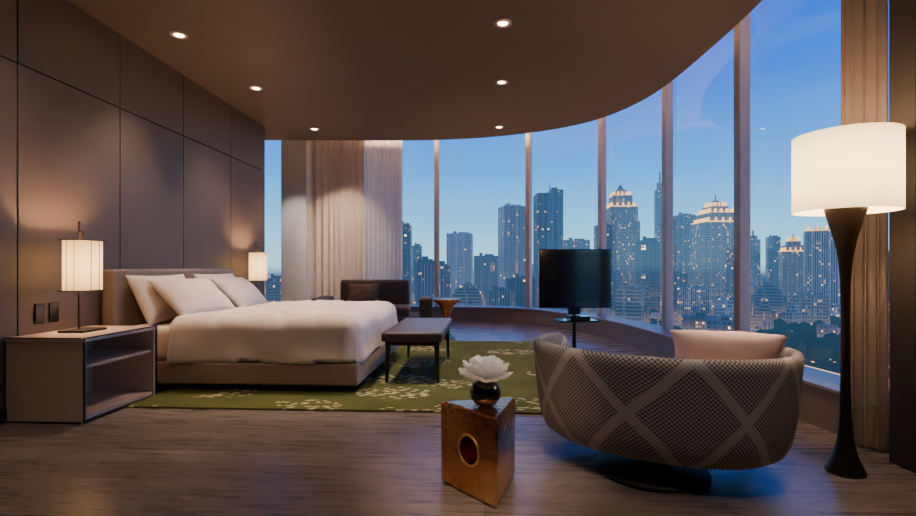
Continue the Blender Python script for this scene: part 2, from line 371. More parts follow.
struct(box('wall_end', (-4.15, 8.8, 2), (.1, 2.7, 4.0), m_wall))
struct(box('wall_return', (-3.7, 7.5, 2), (1.1, .08, 4.0), m_wall))
wi = 1
for i in range(len(glass_pts)-1):
    seg = gc[i*NG:(i+1)*NG+1]
    bm = bmesh.new(); lo = [bm.verts.new((p.x, p.y, .28)) for p in seg]; hi = [bm.verts.new((p.x, p.y, 4.0)) for p in seg]
    for k in range(len(seg)-1): bm.faces.new((lo[k], lo[k+1], hi[k+1], hi[k]))
    o = obj_bm('window_%d' % wi, bm, m_glass, smooth=True); struct(o, 'tall glass pane of the curved window wall'); wi += 1
ti = 1
for i in range(1, len(glass_pts)):
    p = gc[i*NG] if i*NG < len(gc) else gc[-1]
    t = (gc[min(i*NG+1, len(gc)-1)]-gc[i*NG-1]).normalized(); a = math.atan2(t.y, t.x); nrm = Vector((t.y, -t.x, 0))
    o = box('trim_%d' % ti, (0, 0, 2.13), (.10, .11, 3.72), m_mull, bev=.008, seg=1, loc=p+nrm*.02, rot=(0, 0, a)); struct(o, 'vertical window mullion'); ti += 1
def strip(name, A, B, z0, z1, m):
    bm = bmesh.new(); n = len(A)
    q = [[bm.verts.new((p.x, p.y, z)) for p in X] for X, z in ((A, z0), (B, z0), (B, z1), (A, z1))]
    for k in range(4):
        for i in range(n-1): bm.faces.new((q[k][i], q[k][i+1], q[(k+1) % 4][i+1], q[(k+1) % 4][i]))
    for i in (0, n-1): bm.faces.new([q[k][i] for k in range(4)])
    return obj_bm(name, bm, m)
outer = offset_curve(gc, -.06)
struct(strip('trim_sill', outer, inner, 0, .27, m_sill), 'low curved window sill')
struct(strip('trim_sill_cap', outer, offset_curve(gc, .32), .27, .29, m_cap), 'pale cap of the window sill')
struct(strip('trim_head', offset_curve(gc, -.06), offset_curve(gc, .08), 3.9, 4.0, m_mull))
struct(box('baseboard_left', (0, 0, .05), (.02, 10.0, .1), m_gap, loc=wp(2.53, .01), rot=(0, 0, ANG)))

# ------------------------------------------------------------------ curtains
def curtain(name, pts, z0, z1, m, folds, amp, label):
    cv = catmull([(x, y, 0) for x, y in pts], 4)
    Ls = [0]
    for a, b in zip(cv, cv[1:]): Ls.append(Ls[-1]+(b-a).length)
    T = Ls[-1]; n = folds*12; bm = bmesh.new(); rows = [[], [], [], [], []]
    k = 0
    for i in range(n+1):
        s = T*i/n
        while k < len(Ls)-2 and Ls[k+1] < s: k += 1
        f = (s-Ls[k])/(Ls[k+1]-Ls[k]); p = cv[k].lerp(cv[k+1], f); t = (cv[k+1]-cv[k]).normalized(); nr = Vector((t.y, -t.x, 0))
        ph = 2*math.pi*folds*i/n + .8*math.sin(i*.13)
        for j in range(5):
            zz = z0+(z1-z0)*j/4
            a = amp*(1.15-.3*j/4)*(1+.3*math.sin(i*.09+j*.4))
            q = p+nr*a*math.sin(ph)+t*a*.35*math.sin(2*ph)
            rows[j].append(bm.verts.new((q.x, q.y, zz)))
    for j in range(4):
        for i in range(n): bm.faces.new((rows[j][i], rows[j][i+1], rows[j+1][i+1], rows[j+1][i]))
    o = obj_bm(name, bm, m, smooth=True); tag(o, label, 'curtain'); return o
curtain('curtain', [(-2.80, 9.47), (-2.1, 9.55), (-1.80, 9.57)], .02, 3.9, m_curt, 9, .07, 'floor-length beige curtain in deep folds by the column')
curtain('sheer_curtain', [(-1.80, 9.66), (-1.4, 9.68), (-1.08, 9.68)], .31, 3.9, m_curt2, 9, .035, 'pale sheer curtain gathered against the window')
curtain('curtain', [(2.36, 3.06), (2.42, 2.94), (2.46, 2.86)], .02, 3.9, m_curt4, 4, .035, 'gathered grey-beige curtain behind the floor lamp')
curtain('curtain', [(2.36, 2.52), (2.36, 2.3), (2.38, 1.9)], .02, 3.18, m_curt3, 6, .04, 'dark brown curtain hanging in vertical folds')
struct(box('wall_pier', (2.46, 2.68, 1.99), (.16, .16, 3.98), m_gap), 'dark narrow pier beside the window')

# ------------------------------------------------------------------ rug
o = box('rug', (0, 0, .008), (3.5, 3.55, .016), m_rug, bev=.005, seg=1, loc=wp(3.85+1.775, .58+1.75), rot=(0, 0, ANG), smooth=False)
tag(o, 'large green rug with pale floral leaf motif under the bed', 'rug')

# ------------------------------------------------------------------ bed
BW = 2.02
bed = root('bed', wp(5.35, 0), ANG, 'king-size upholstered bed with low headboard on the green rug', 'bed')
Z = .016
box('headboard', (.075, 0, .56), (.12, BW+.06, 1.0), m_head, bed, bev=.035, seg=4)
box('bed_base', (1.19, 0, .165), (2.12, BW, .19), m_base, bed, bev=.02, seg=3)
box('mattress', (1.19, 0, .41), (2.06, BW-.06, .30), m_linen, bed, bev=.08, seg=5)
for sx in (.3, 2.1):
    for sy in (-.85, .85):
        box('leg', (sx, sy, .045), (.07, .07, .058), m_dark, bed)
def duvet_mesh():
    bm = bmesh.new(); x0, x1 = .60, 2.225; wy = BW/2-.03; R = .11; Lh = .40; nx, ny = 110, 130
    grid = []
    for i in range(nx+1):
        row = []
        X = x0+(x1-R+Lh-x0+.05)*i/nx
        for j in range(ny+1):
            Y = (-1+2*j/ny)*(wy-R+Lh+.05)
            ox = max(0, X-(x1-R)); oy = max(0, abs(Y)-(wy-R)); sg = 1 if Y >= 0 else -1
            bx, by = min(X, x1-R), min(abs(Y), wy-R)
            d = math.hypot(ox, oy); z = .60; out = 0; dx = dy = 0
            if d > 0:
                dx, dy = ox/d, oy/d; dd = min(d, Lh)
                if dd < R*1.5708: a = dd/R; out = R*math.sin(a); z -= R*(1-math.cos(a))
                else:
                    h = dd-R*1.5708; out = R+h*.10; z -= R+h
                    al = (bx if oy > ox else by)
                    out += .010*h/.25*math.sin(al*11+math.sin(al*5)*1.5)+.03*h*(1 if ox > 0 and oy > 0 else 0)
            e = min(1, (x1-bx)*2.5)*min(1, (wy-by)*2.5)
            cr_ = abs(noise.noise(Vector((X*2.6+Y*1.1, Y*1.7-X*.6, 5))))
            nz = noise.noise(Vector((X*1.8, Y*1.8, 0)))*.030+noise.noise(Vector((X*5+Y*2, Y*4, 3)))*.012-.03*max(0, .16-cr_)/.16*.5
            puff = .045*math.sin(min(1, (X-x0)/.35)*1.5708)+.02*e
            fade = max(0, 1-d/.3)
            p = Vector((bx+dx*out, sg*(by+dy*out), z+(puff+nz)*(.25+.75*fade)))
            q = noise.noise(Vector((X*4, Y*4, 7)))*.014*min(1, d/.15)
            p += Vector((dx*q, sg*dy*q, 0))
            row.append(bm.verts.new(p))
        grid.append(row)
    for i in range(nx):
        for j in range(ny): bm.faces.new((grid[i][j], grid[i+1][j], grid[i+1][j+1], grid[i][j+1]))
    return bm
dv = obj_bm('duvet', duvet_mesh(), m_linen, smooth=True, loc=wp(5.35, 0), rot=(0, 0, ANG))
s = dv.modifiers.new('thick', 'SOLIDIFY'); s.thickness = .02; s.offset = 1
tag(dv, 'puffy white duvet draped over the bed', 'duvet')

def pillow_mesh(name, W, H, T, m, seed=0, n=28):
    bm = bmesh.new(); rows = {}
    for side in (1, -1):
        for i in range(n+1):
            for j in range(n+1):
                u, v = -1+2*i/n, -1+2*j/n
                edge = i in (0, n) or j in (0, n)
                if edge and side == -1: rows[(side, i, j)] = rows[(1, i, j)]; continue
                pin = 1-.07*(1-u*u)*(v*v)-.0
                pin2 = 1-.07*(1-v*v)*(u*u)
                th = (max(0, 1-abs(u)**2.6))**.55*(max(0, 1-abs(v)**2.6))**.55
                z = side*T/2*th + (noise.noise(Vector((u*2.2+seed, v*2.2, side)))*.10*T*th)
                rows[(side, i, j)] = bm.verts.new((u*H/2*pin2, v*W/2*pin, z))
    for side in (1, -1):
        for i in range(n):
            for j in range(n):
                f = [rows[(side, i, j)], rows[(side, i+1, j)], rows[(side, i+1, j+1)], rows[(side, i, j+1)]]
                bm.faces.new(f if side == 1 else f[::-1])
    return obj_bm(name, bm, m, smooth=True)
def place(o, n, y, z, tilt, yaw=0):
    b = wp(5.35+y, n, z); o.location = b; o.rotation_euler = (0, math.radians(tilt), ANG+math.radians(yaw))
for k, (n, y, z, tilt, yaw, lab) in enumerate([
    (.27, -.52, .785, -116, 0, 'white pillow leaning upright on the headboard'),
    (.27, .50, .785, -116, 0, 'white pillow leaning upright on the headboard'),
    (.51, -.44, .785, -136, -5, 'plump white pillow reclined against another pillow'),
    (.51, .46, .785, -136, 5, 'plump white pillow reclined against another pillow')]):
    p = pillow_mesh('pillow', .86, .50, .19, m_pillow, k*3.1); place(p, n, y, z, tilt, yaw)
    tag(p, lab, 'pillow', group='bed pillows')

# ------------------------------------------------------------------ nightstands
def nightstand(s0, s1, label):
    r = root('nightstand', wp((s0+s1)/2, 0), ANG, label, 'nightstand', group='bedside nightstands')
    w = s1-s0; d = .56; h = .585; t = .028
    box('side_panel', (d/2+.01, -w/2+t/2, h/2), (d, t, h-.002), m_lacq, r, bev=.003, seg=1)
    box('side_panel', (d/2+.01, w/2-t/2, h/2), (d, t, h-.002), m_lacq, r, bev=.003, seg=1)
    box('tabletop', (d/2+.01, 0, h-t/2), (d+.012, w+.012, t), m_lacq, r, bev=.003, seg=1)
    box('shelf', (d/2, 0, .38), (d-.03, w-2*t, .022), m_lacq, r, bev=.002, seg=1)
    box('bottom_panel', (d/2, 0, .03), (d-.01, w-2*t, .028), m_lacq, r)
    box('back_panel', (.03, 0, h/2), (.012, w-2*t, h-.06), m_lacq, r)
    bm = bmesh.new()
    for y in (-w/2+.004, w/2-.004): add_box(bm, d+.016, y, h/2, .008, .012, h)
    add_box(bm, d+.016, 0, h+.001, .008, w, .008); add_box(bm, d+.016, 0, .006, .008, w, .012); add_box(bm, d/2, -w/2-.004, h+.001, d, .006, .008); add_box(bm, d/2, -w/2-.004, .006, d, .006, .012)
    obj_bm('edge_trim', bm, m_dark, r)
    return r
nightstand(3.46, 4.22, 'cream lacquer nightstand with open shelf and dark edging beside the bed')
nightstand(6.48, 7.2, 'cream lacquer nightstand on the far side of the bed')
def bed_lamp(loc, lab):
    r = root('table_lamp', loc, ANG, lab, 'lamp', group='bedside lamps')
    box('base', (0, 0, .008), (.20, .24, .016), m_dark, r, bev=.003, seg=1)
    bm = bmesh.new()
    add_box(bm, -.03, 0, .42, .010, .012, .84)
    add_box(bm, -.015, 0, .765, .04, .010, .010)
    add_box(bm, 0, 0, .74, .010, .010, .05)
    obj_bm('stand', bm, m_dark, r)
    bm = bmesh.new(); seg = 64; rr = [[], []]
    for i in range(seg):
        a = 2*math.pi*i/seg; ca, sa = math.cos(a), math.sin(a); e = .5
        x = math.copysign(abs(ca)**e, ca)*.095; y = math.copysign(abs(sa)**e, sa)*.115
        k = 1+.012*(i % 2)
        rr[0].append(bm.verts.new((x*k, y*k, .315))); rr[1].append(bm.verts.new((x*k, y*k, .69)))
    for i in range(seg): bm.faces.new((rr[0][i], rr[0][(i+1) % seg], rr[1][(i+1) % seg], rr[1][i]))
    obj_bm('lamp_shade', bm, m_shade_s, r, smooth=True)
    bm = bmesh.new()
    for z in (.312, .693):
        for y in (-.117, .117): add_box(bm, 0, y, z, .19, .004, .006)
        for x in (-.098, .098): add_box(bm, x, 0, z, .004, .235, .006)
    for y in (-.04, .04): add_box(bm, .099, y, .5, .003, .004, .38)
    for x in (-.03, .03): add_box(bm, x, -.119, .5, .003, .003, .38)
    obj_bm('shade_frame', bm, m_dark, r)
    li = bpy.data.lights.new('lamp_bulb', 'POINT'); li.energy = 46; li.color = (1, .54, .26); li.shadow_soft_size = .04
    lo = bpy.data.objects.new('lamp_bulb', li); link(lo, r); lo.location = (.02, 0, .60)
    return r
bed_lamp(wp(3.84, .25, .587), 'lit bedside lamp with cream shade on dark bronze stand')
bed_lamp(wp(6.86, .22, .587), 'lit bedside lamp with cream shade on the far nightstand')
for s in (3.73, 3.85):
    o = box('wall_outlet', (0, 0, 0), (.012, .085, .15), m_black, bev=.003, seg=1, loc=wp(s, .008, .73), rot=(0, 0, ANG))
    tag(o, 'black wall socket plate on the panelled wall', 'outlet', group='wall sockets')

# ------------------------------------------------------------------ bench
bn = root('bench', (-.385, 5.25, Z+.001), ANG, 'dark grey leather bench with tapered wooden legs', 'bench')
box('seat', (0, 0, .42), (.56, 1.40, .085), m_bench, bn, bev=.022, seg=3)
box('apron', (0, 0, .36), (.50, 1.33, .04), m_dwood, bn, bev=.004, seg=1)
for sx in (-1, 1):
    for sy in (-1, 1):
        bm = bmesh.new(); vs = add_box(bm, 0, 0, .172, .045, .06, .345)
        for v in vs:
            if v.co.z < .1: v.co.x *= .6; v.co.y *= .6; v.co.x += sx*.012; v.co.y += sy*.02
        obj_bm('leg', bm, m_dwood, bn, loc=(sx*.225, sy*.63, 0))

# ------------------------------------------------------------------ lounge armchair by the window
ac = root('armchair', (-1.31, 7.85, 0), math.radians(4), 'low dark velvet armchair with wide arms by the curtain', 'armchair')
box('seat_base', (0, 0, .22), (1.5, .86, .24), m_chair, ac, bev=.04, seg=4)
box('seat_cushion', (0, -.05, .40), (1.12, .72, .16), m_chair, ac, bev=.05, seg=4)
box('backrest', (-.02, .36, .60), (1.12, .2, .56), m_chair, ac, bev=.07, seg=5)
for sx in (-1, 1): box('armrest', (sx*.80, 0, .37), (.2, .88, .5), m_chair, ac, bev=.05, seg=4)
for sx in (-.7, .7):
    for sy in (-.34, .34): box('leg', (sx, sy, .05), (.05, .05, .1), m_dwood, ac)
pk = pillow_mesh('cushion', .5, .36, .14, simple('brown_cushion', (.10, .065, .05), .8), 5); pk.location = (-1.5, 7.93, .66); pk.rotation_euler = (0, math.radians(-110), math.radians(-85)); tag(pk, 'dark brown cushion resting on the armchair', 'cushion')
st = lathe('side_table', [(.13, .0), (.135, .015), (.07, .06), (.045, .2), (.05, .34), (.11, .5), (.20, .575), (.215, .60), (.205, .605), (.0005, .60)], m_copper, loc=(-.17, 7.55, 0.0))
tag(st, 'small round flared copper side table beside the armchair', 'side table')

# ------------------------------------------------------------------ television
tv = root('television', (1.51, 6.45, 0), math.radians(4), 'flat black television on a slim pedestal stand', 'television')
box('screen_frame', (0, 0, .935), (.95, .05, .76), m_black, tv, bev=.012, seg=2)
box('screen', (0, -.027, .955), (.89, .006, .64), m_screen, tv)
box('mounting_bracket', (0, .04, .72), (.16, .04, .5), m_dark, tv, bev=.005, seg=1)
lathe('pole', [(.022, .02), (.022, .75)], m_dark, tv, seg=20, loc=(0, .04, 0))
box('shelf', (0, -.06, .40), (.5, .30, .02), m_black, tv, bev=.004, seg=1)
lathe('base', [(.23, 0), (.23, .012), (.20, .02), (.03, .03)], m_dark, tv, loc=(0, .02, 0))
o = box('media_box', (0, 0, .025), (.26, .18, .05), m_black, bev=.004, seg=1, loc=(1.53, 6.36, .411), rot=(0, 0, math.radians(4))); tag(o, 'small black media box on the television shelf', 'media box')

# ------------------------------------------------------------------ swivel barrel chair
sw = root('swivel_chair', (1.085, 2.76, 0), math.radians(-31), 'woven barrel swivel chair with diamond lattice on a disc base', 'armchair')
def smooth01(t): t = max(0, min(1, t)); return t*t*(3-2*t)
def barrel():
    a, b = .68, .465; seg = 96; bm = bmesh.new(); uvl = bm.loops.layers.uv.new('UVMap')
    prof = [(.30, .115), (.68, .118), (.82, .135), (.89, .165), (.93, .22), (.955, .30), (.97, .38), (.98, .46), (.99, .54), (1.0, .60), (1.0, .635)]
    cols = []
    for i in range(seg):
        th = 2*math.pi*i/seg; ca, sa = math.cos(th), math.sin(th)
        f = smooth01((sa-.35)/.45)
        top = .625*(1-f)+.33*f + .012*abs(ca)
        ex = .92; cx = math.copysign(abs(ca)**ex, ca); cy = math.copysign(abs(sa)**ex, sa)
        col = []
        for k, z in prof:
            zz = .115+(z-.115)*(top-.115)/(.635-.115) if z > .165 else z
            col.append((Vector((a*k*cx, b*k*cy, zz)), th, zz))
        for k, dz in ((.992, .018), (.965, .026), (.935, .018), (.92, 0)):
            col.append((Vector((a*k*cx, (b*k*cy)*(1-.02), top+dz)), th, top+dz))
        for k, t in ((.89, .5), (.84, 1)):
            zz = top+( .30-top)*t
            col.append((Vector((a*k*cx, b*(k-.02)*cy, zz)), th, zz))
        cols.append(col)
    V = [[bm.verts.new(c[0]) for c in col] for col in cols]
    n = len(cols[0]); per = 2*math.pi*.6
    for i in range(seg):
        j = (i+1) % seg
        for k in range(n-1):
            fce = bm.faces.new((V[i][k], V[j][k], V[j][k+1], V[i][k+1]))
            us = (i/seg, (i+1)/seg, (i+1)/seg, i/seg); vv = (cols[i][k][2], cols[j][k][2], cols[j][k+1][2], cols[i][k+1][2])
            for lp, u_, v_ in zip(fce.loops, us, vv): lp[uvl].uv = (u_*per, v_)
    bm.faces.new([V[i][0] for i in range(seg)][::-1]); bm.faces.new([V[i][-1] for i in range(seg)])
    return bm
obj_bm('shell', barrel(), m_lat, sw, smooth=True)
bm = bmesh.new(); seg = 64; rings = []
for k, z in ((.80, .29), (.84, .33), (.835, .40), (.78, .44), (.4, .455), (.01, .457)):
    rings.append([bm.verts.new((.66*k*math.cos(2*math.pi*i/seg), .45*k*math.sin(2*math.pi*i/seg), z)) for i in range(seg)])
for r0, r1 in zip(rings, rings[1:]):
    for i in range(seg): bm.faces.new((r0[i], r0[(i+1) % seg], r1[(i+1) % seg], r1[i]))
obj_bm('seat_cushion', bm, m_pink, sw, smooth=True)
lathe('base', [(.285, 0), (.29, .01), (.28, .022), (.12, .03), (.08, .05), (.08, .12)], m_matt, sw, loc=(.0, -.12, 0))
pl = pillow_mesh('cushion', .56, .32, .15, m_pink, 9); pl.location = (1.48, 2.76, .60)
pl.rotation_euler = (0, math.radians(-128), math.radians(63)); tag(pl, 'cream throw cushion tucked inside the swivel chair', 'cushion')

# ------------------------------------------------------------------ floor lamp
fl_ = root('floor_lamp', (2.03, 2.62, 0), 0, 'tall floor lamp with drum shade on a flared black stem', 'lamp')
lathe('stem', [(.088, 0), (.090, .01), (.082, .03), (.055, .09), (.038, .17), (.027, .30), (.022, .50), (.020, .80), (.023, 1.0), (.032, 1.12), (.05, 1.22), (.075, 1.31), (.093, 1.375), (.096, 1.392), (.085, 1.395)], m_dark, fl_)
bm = bmesh.new(); seg = 96; A = []
for r, z in ((.232, 1.365), (.235, 1.365), (.235, 1.765), (.232, 1.765), (.232, 1.365)):
    A.append([bm.verts.new((r*math.cos(2*math.pi*i/seg), r*math.sin(2*math.pi*i/seg), z)) for i in range(seg)])
for r0, r1 in zip(A, A[1:]):
    for i in range(seg): bm.faces.new((r0[i], r0[(i+1) % seg], r1[(i+1) % seg], r1[i]))
obj_bm('lamp_shade', bm, m_shade, fl_, smooth=True)
bm = bmesh.new()
for a in range(3): add_box(bm, .115, 0, 1.72, .23, .006, .006, Matrix.Rotation(a*2.094, 4, 'Z'))
add_box(bm, 0, 0, 1.56, .014, .014, .34)
obj_bm('shade_support', bm, m_dark, fl_)
li = bpy.data.lights.new('lamp_bulb', 'POINT'); li.energy = 55; li.color = (1, .62, .34); li.shadow_soft_size = .06
lo = bpy.data.objects.new('lamp_bulb', li); link(lo, fl_); lo.location = (0, .0, 1.66)

# ------------------------------------------------------------------ copper triangular table, vase, flower
tri = [Vector((.17, 2.20)), Vector((.30, 2.58)), Vector((-.095, 2.51))]
cen = sum(tri, Vector((0, 0)))/3
bm = bmesh.new(); loc_t = [(p-cen) for p in tri]
a = [bm.verts.new((p.x*.98, p.y*.98, 0)) for p in loc_t]; b = [bm.verts.new((p.x, p.y, .405)) for p in loc_t]
bm.faces.new(a[::-1]); bm.faces.new(b)
for i in range(3): bm.faces.new((a[i], a[(i+1) % 3], b[(i+1) % 3], b[i]))
bmesh.ops.bevel(bm, geom=bm.edges[:], offset=.022, segments=4, profile=.6, affect='EDGES')
ct = obj_bm('side_table', bm, m_copper, smooth=True, loc=(cen.x, cen.y, 0))
for p in ct.data.polygons: p.use_smooth = False
mid = loc_t[0]*.54+loc_t[2]*.46; d = loc_t[2]-loc_t[0]; nn = Vector((d.y, -d.x)).normalized()
if nn.dot(mid) < 0: nn = -nn
q = Vector((nn.x, nn.y, 0)).to_track_quat('Z', 'Y').to_matrix().to_4x4()
HR = .072; depth_in = .13
bm = bmesh.new(); bmesh.ops.create_cone(bm, cap_ends=True, segments=48, radius1=HR, radius2=HR, depth=depth_in+.1)
for v in bm.verts: v.co.z += .05-depth_in/2; v.co = q @ v.co; v.co += Vector((mid.x, mid.y, .215))
bmesh.ops.recalc_face_normals(bm, faces=bm.faces[:])
cut = obj_bm('cutter', bm, m_gold, loc=(cen.x, cen.y, 0))
bo = ct.modifiers.new('hole', 'BOOLEAN'); bo.object = cut; bo.operation = 'DIFFERENCE'; bo.solver = 'EXACT'
bpy.context.view_layer.update(); dg = bpy.context.evaluated_depsgraph_get()
nm = bpy.data.meshes.new_from_object(ct.evaluated_get(dg)); print('TABLE', len(ct.data.polygons), '->', len(nm.polygons))
ct.modifiers.clear(); ct.data = nm
bpy.data.objects.remove(cut)
try: nm.shade_smooth(); nm.set_sharp_from_angle(angle=math.radians(35))
except Exception: pass
tag(ct, 'hammered copper triangular side table with a round hole', 'side table')
bm = bmesh.new(); sg, tb = 48, 10; rg = []
for i in range(sg):
    A_ = 2*math.pi*i/sg; row = []
    for j in range(tb):
        B_ = 2*math.pi*j/tb; rr_ = HR-.002+.007*math.cos(B_)
        v = q @ Vector((rr_*math.cos(A_), rr_*math.sin(A_), .007*math.sin(B_)-.002)); row.append(bm.verts.new(v+Vector((mid.x, mid.y, .215))))
    rg.append(row)
for i in range(sg):
    for j in range(tb): bm.faces.new((rg[i][j], rg[(i+1) % sg][j], rg[(i+1) % sg][(j+1) % tb], rg[i][(j+1) % tb]))
rim = obj_bm('hole_rim', bm, m_gold, ct, smooth=True)
vx, vy = .133, 2.43
va = lathe('vase', [(.03, 0), (.055, .01), (.074, .04), (.076, .07), (.06, .105), (.035, .122), (.03, .12), (.03, .10)], m_black, loc=(vx, vy, .406)); tag(va, 'round glossy black vase on the copper table', 'vase')
fw = root('flower', (vx, vy, .517), 0, 'large open white lotus-like flower in the black vase', 'flower')
def petal(Lp, W):
    bm = bmesh.new(); n, mcol = 10, 6; g = []
    for i in range(n+1):
        t = i/n; w = W*math.sin(math.pi*min(1, t**1.25*.88+.10))**.75; row = []
        if i == n: w = .004
        for j in range(mcol+1):
            s_ = -1+2*j/mcol
            row.append(bm.verts.new((Lp*math.sin(t*1.15)/math.sin(1.15), w*s_, .30*Lp*t*t+.35*w*s_*s_+.003*math.sin(s_*5+t*6))))
        g.append(row)
    for i in range(n):
        for j in range(mcol): bm.faces.new((g[i][j], g[i+1][j], g[i+1][j+1], g[i][j+1]))
    me = bpy.data.meshes.new('petal'); bm.to_mesh(me); bm.free(); me.materials.append(m_flower)
    for p in me.polygons: p.use_smooth = True
    return me
pms = [petal(.135, .046), petal(.115, .044), petal(.085, .036)]
for ring, (cnt, elev, me) in enumerate(((11, 2, pms[0]), (10, 20, pms[0]), (8, 40, pms[1]), (6, 60, pms[2]))):
    for i in range(cnt):
        o = bpy.data.objects.new('petal', me); link(o, fw); o.rotation_euler = (random.uniform(-.2, .2), -math.radians(elev+random.uniform(-6, 6)), 2*math.pi*(i+.5*(ring % 2))/cnt+random.uniform(-.12, .12)); o.location = (0, 0, .01+.003*ring)
lathe('flower_center', [(.004, 0), (.02, .01), (.018, .03), (.002, .04)], simple('flower_heart', (.7, .5, .2), .7), fw, seg=16, loc=(0, 0, .01))

# ------------------------------------------------------------------ downlights and added fill spots
dl = None; dpos = [(-2.55, 4.57), (-2.39, 5.92), (-2.2, 7.66), (.39, 4.35), (.50, 5.73), (.62, 7.55)]
for i, (x, y) in enumerate(dpos):
    if dl is None:
        r = root('downlight', (x, y, CEIL), 0, 'small round recessed downlight in the ceiling', 'downlight', group='ceiling downlights')
        lathe('trim_ring', [(.042, -.002), (.047, -.008), (.072, -.008), (.077, 0)], m_white, r, cap=False, seg=32)
        lathe('bulb', [(.042, -.002), (.02, -.004), (.001, -.004)], m_bulb, r, seg=24)
        dl = r
    else: copy_tree(dl, (x, y, CEIL))
def spot(x, y, e, ang=95, col=(1, .69, .47), z=CEIL-.03, tgt=None, bl=.9):
    li = bpy.data.lights.new('downlight_or_fill', 'SPOT'); li.energy = e; li.spot_size = math.radians(ang); li.spot_blend = bl; li.color = col; li.shadow_soft_size = .05  # serves the real downlights and the added fill spots alike
    o = bpy.data.objects.new('downlight_or_fill', li); link(o); o.location = (x, y, z)
    if tgt: o.rotation_euler = (Vector(tgt)-o.location).to_track_quat('-Z', 'Y').to_euler()
for i, (x, y) in enumerate(dpos):
    spot(x, y, 150, 84)
spot(-1.2, 4.9, 330, 74, col=(1, .70, .50))       # added fill spot over the bed, no fixture there
for x, y in ((-2.7, 3.2), (.3, 2.9), (-2.7, 1.6), (2.0, 1.8), (-1.2, 2.0)): spot(x, y, 38, 90)  # added unseen ceiling spots out of frame, extra room fill
spot(.2, 1.4, 200, 24, tgt=(.13, 2.43, .45), bl=.6)  # added spot aimed at the flower and copper table
spot(.1, .7, 260, 11, tgt=(.133, 2.43, .58), bl=.8, col=(1, .86, .72))  # second added spot, narrow, brightens the flower from the front
spot(-.6, 1.0, 120, 18, tgt=(.06, 2.4, .2), bl=.9, col=(1, .75, .5))  # added spot on the copper table's face
spot(1.0, 1.2, 80, 60, tgt=(1.1, 2.7, .4), col=(1, .8, .66))  # added fill aimed at the swivel chair
spot(1.9, 2.2, 60, 45, tgt=(1.45, 2.75, .7))  # added fill aimed at the chair's cushion
spot(-1.9, 8.2, 320, 60, tgt=(-2.1, 9.5, 1.6), col=(1, .74, .52))  # added spot to brighten the far curtain
spot(-2.75, 8.15, 120, 40, tgt=(-3.0, 9.2, 1.5), col=(1, .85, .75))  # added spot to brighten the pale column
# cove strips lie on top of the ceiling slab and wash the upper soffit
for i in range(9, len(gc)-2, 3):
    p = offset_curve(gc, .62)[i]
    li = bpy.data.lights.new('cove_strip', 'AREA'); li.shape = 'RECTANGLE'; li.size = .7; li.size_y = .08; li.energy = 16; li.color = (1, .62, .40)
    o = bpy.data.objects.new('cove_strip', li); link(o); o.location = (p.x, p.y, 3.40)
    t = gc[i+1]-gc[i-1]; o.rotation_euler = (math.pi, 0, math.atan2(t.y, t.x))

# ------------------------------------------------------------------ city
GZ = -60.0
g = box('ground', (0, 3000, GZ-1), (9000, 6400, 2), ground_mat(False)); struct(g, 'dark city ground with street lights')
placed = []
def tower(az, wid, elev, D, col, style='slab', depth=None, rot=None, label='', crown=None):
    x = az*D; w = wid*D; top = CAMZ+elev*D; h = top-GZ; dep = depth or w*.9
    bm = bmesh.new()
    if style == 'slab':
        add_box(bm, 0, 0, h/2, w, dep, h); add_box(bm, w*.15, 0, h+1.5, w*.4, dep*.4, 3); add_box(bm, -w*.2, 0, h+2.5, w*.12, dep*.3, 5)
    elif style == 'twin':
        add_box(bm, -w*.26, 0, h*.485, w*.46, dep, h*.97); add_box(bm, w*.24, 2, h/2, w*.44, dep, h); add_box(bm, 0, 0, h*.46, w*.2, dep*.7, h*.92)
        add_box(bm, w*.2, 0, h+2, w*.2, dep*.3, 4); add_box(bm, w*.05, 0, h+5, 1, 1, 10)
    elif style == 'step':
        add_box(bm, 0, 0, h*.36, w, dep, h*.72); add_box(bm, w*.03, 0, h*.42, w*.84, dep*.85, h*.84); add_box(bm, 0, 0, h*.465, w*.6, dep*.7, h*.93)
        add_box(bm, 0, 0, h*.49, w*.32, dep*.4, h*.98); bmesh.ops.create_cone(bm, cap_ends=True, segments=4, radius1=w*.16, radius2=.3, depth=h*.06, matrix=Matrix.Translation((0, 0, h*1.0)))
    elif style == 'dome':
        add_box(bm, 0, 0, h*.40, w, dep, h*.80); add_box(bm, 0, 0, h*.44, w*.8, dep*.9, h*.88); add_box(bm, 0, 0, h*.47, w*.5, dep*.6, h*.94)
        bmesh.ops.create_uvsphere(bm, u_segments=16, v_segments=8, radius=w*.2, matrix=Matrix.Translation((0, 0, h*.94))); add_box(bm, 0, 0, h*1.01, 1.2, 1.2, h*.08)
    elif style == 'needle':
        add_box(bm, 0, 0, h*.45, w, dep, h*.9); add_box(bm, 0, 0, h*.48, w*.6, dep*.6, h*.96); add_box(bm, 0, 0, h*1.0, w*.15, w*.15, h*.1)
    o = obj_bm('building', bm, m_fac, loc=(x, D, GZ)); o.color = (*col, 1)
    o.rotation_euler = (0, 0, rot if rot is not None else random.uniform(-.5, .5)*.6 - math.atan(az)*.5)
    tag(o, label, 'building')
    if crown:
        bm = bmesh.new()
        for k, (fz, fw_) in enumerate(crown):
            add_box(bm, 0, 0, h*fz, w*fw_, dep*fw_, max(1.2, h*.007))
            for q_ in range(-2, 3): add_box(bm, w*fw_*.2*q_, 0, h*fz+3, w*.03, dep*fw_*1.01, 5)
        obj_bm('crown_lights', bm, m_crown, o)
    placed.append((x, D, w*.75))
    return o
B = (.08, .12, .18); G = (.22, .24, .29); W_ = (.56, .54, .56); T_ = (.48, .37, .30)
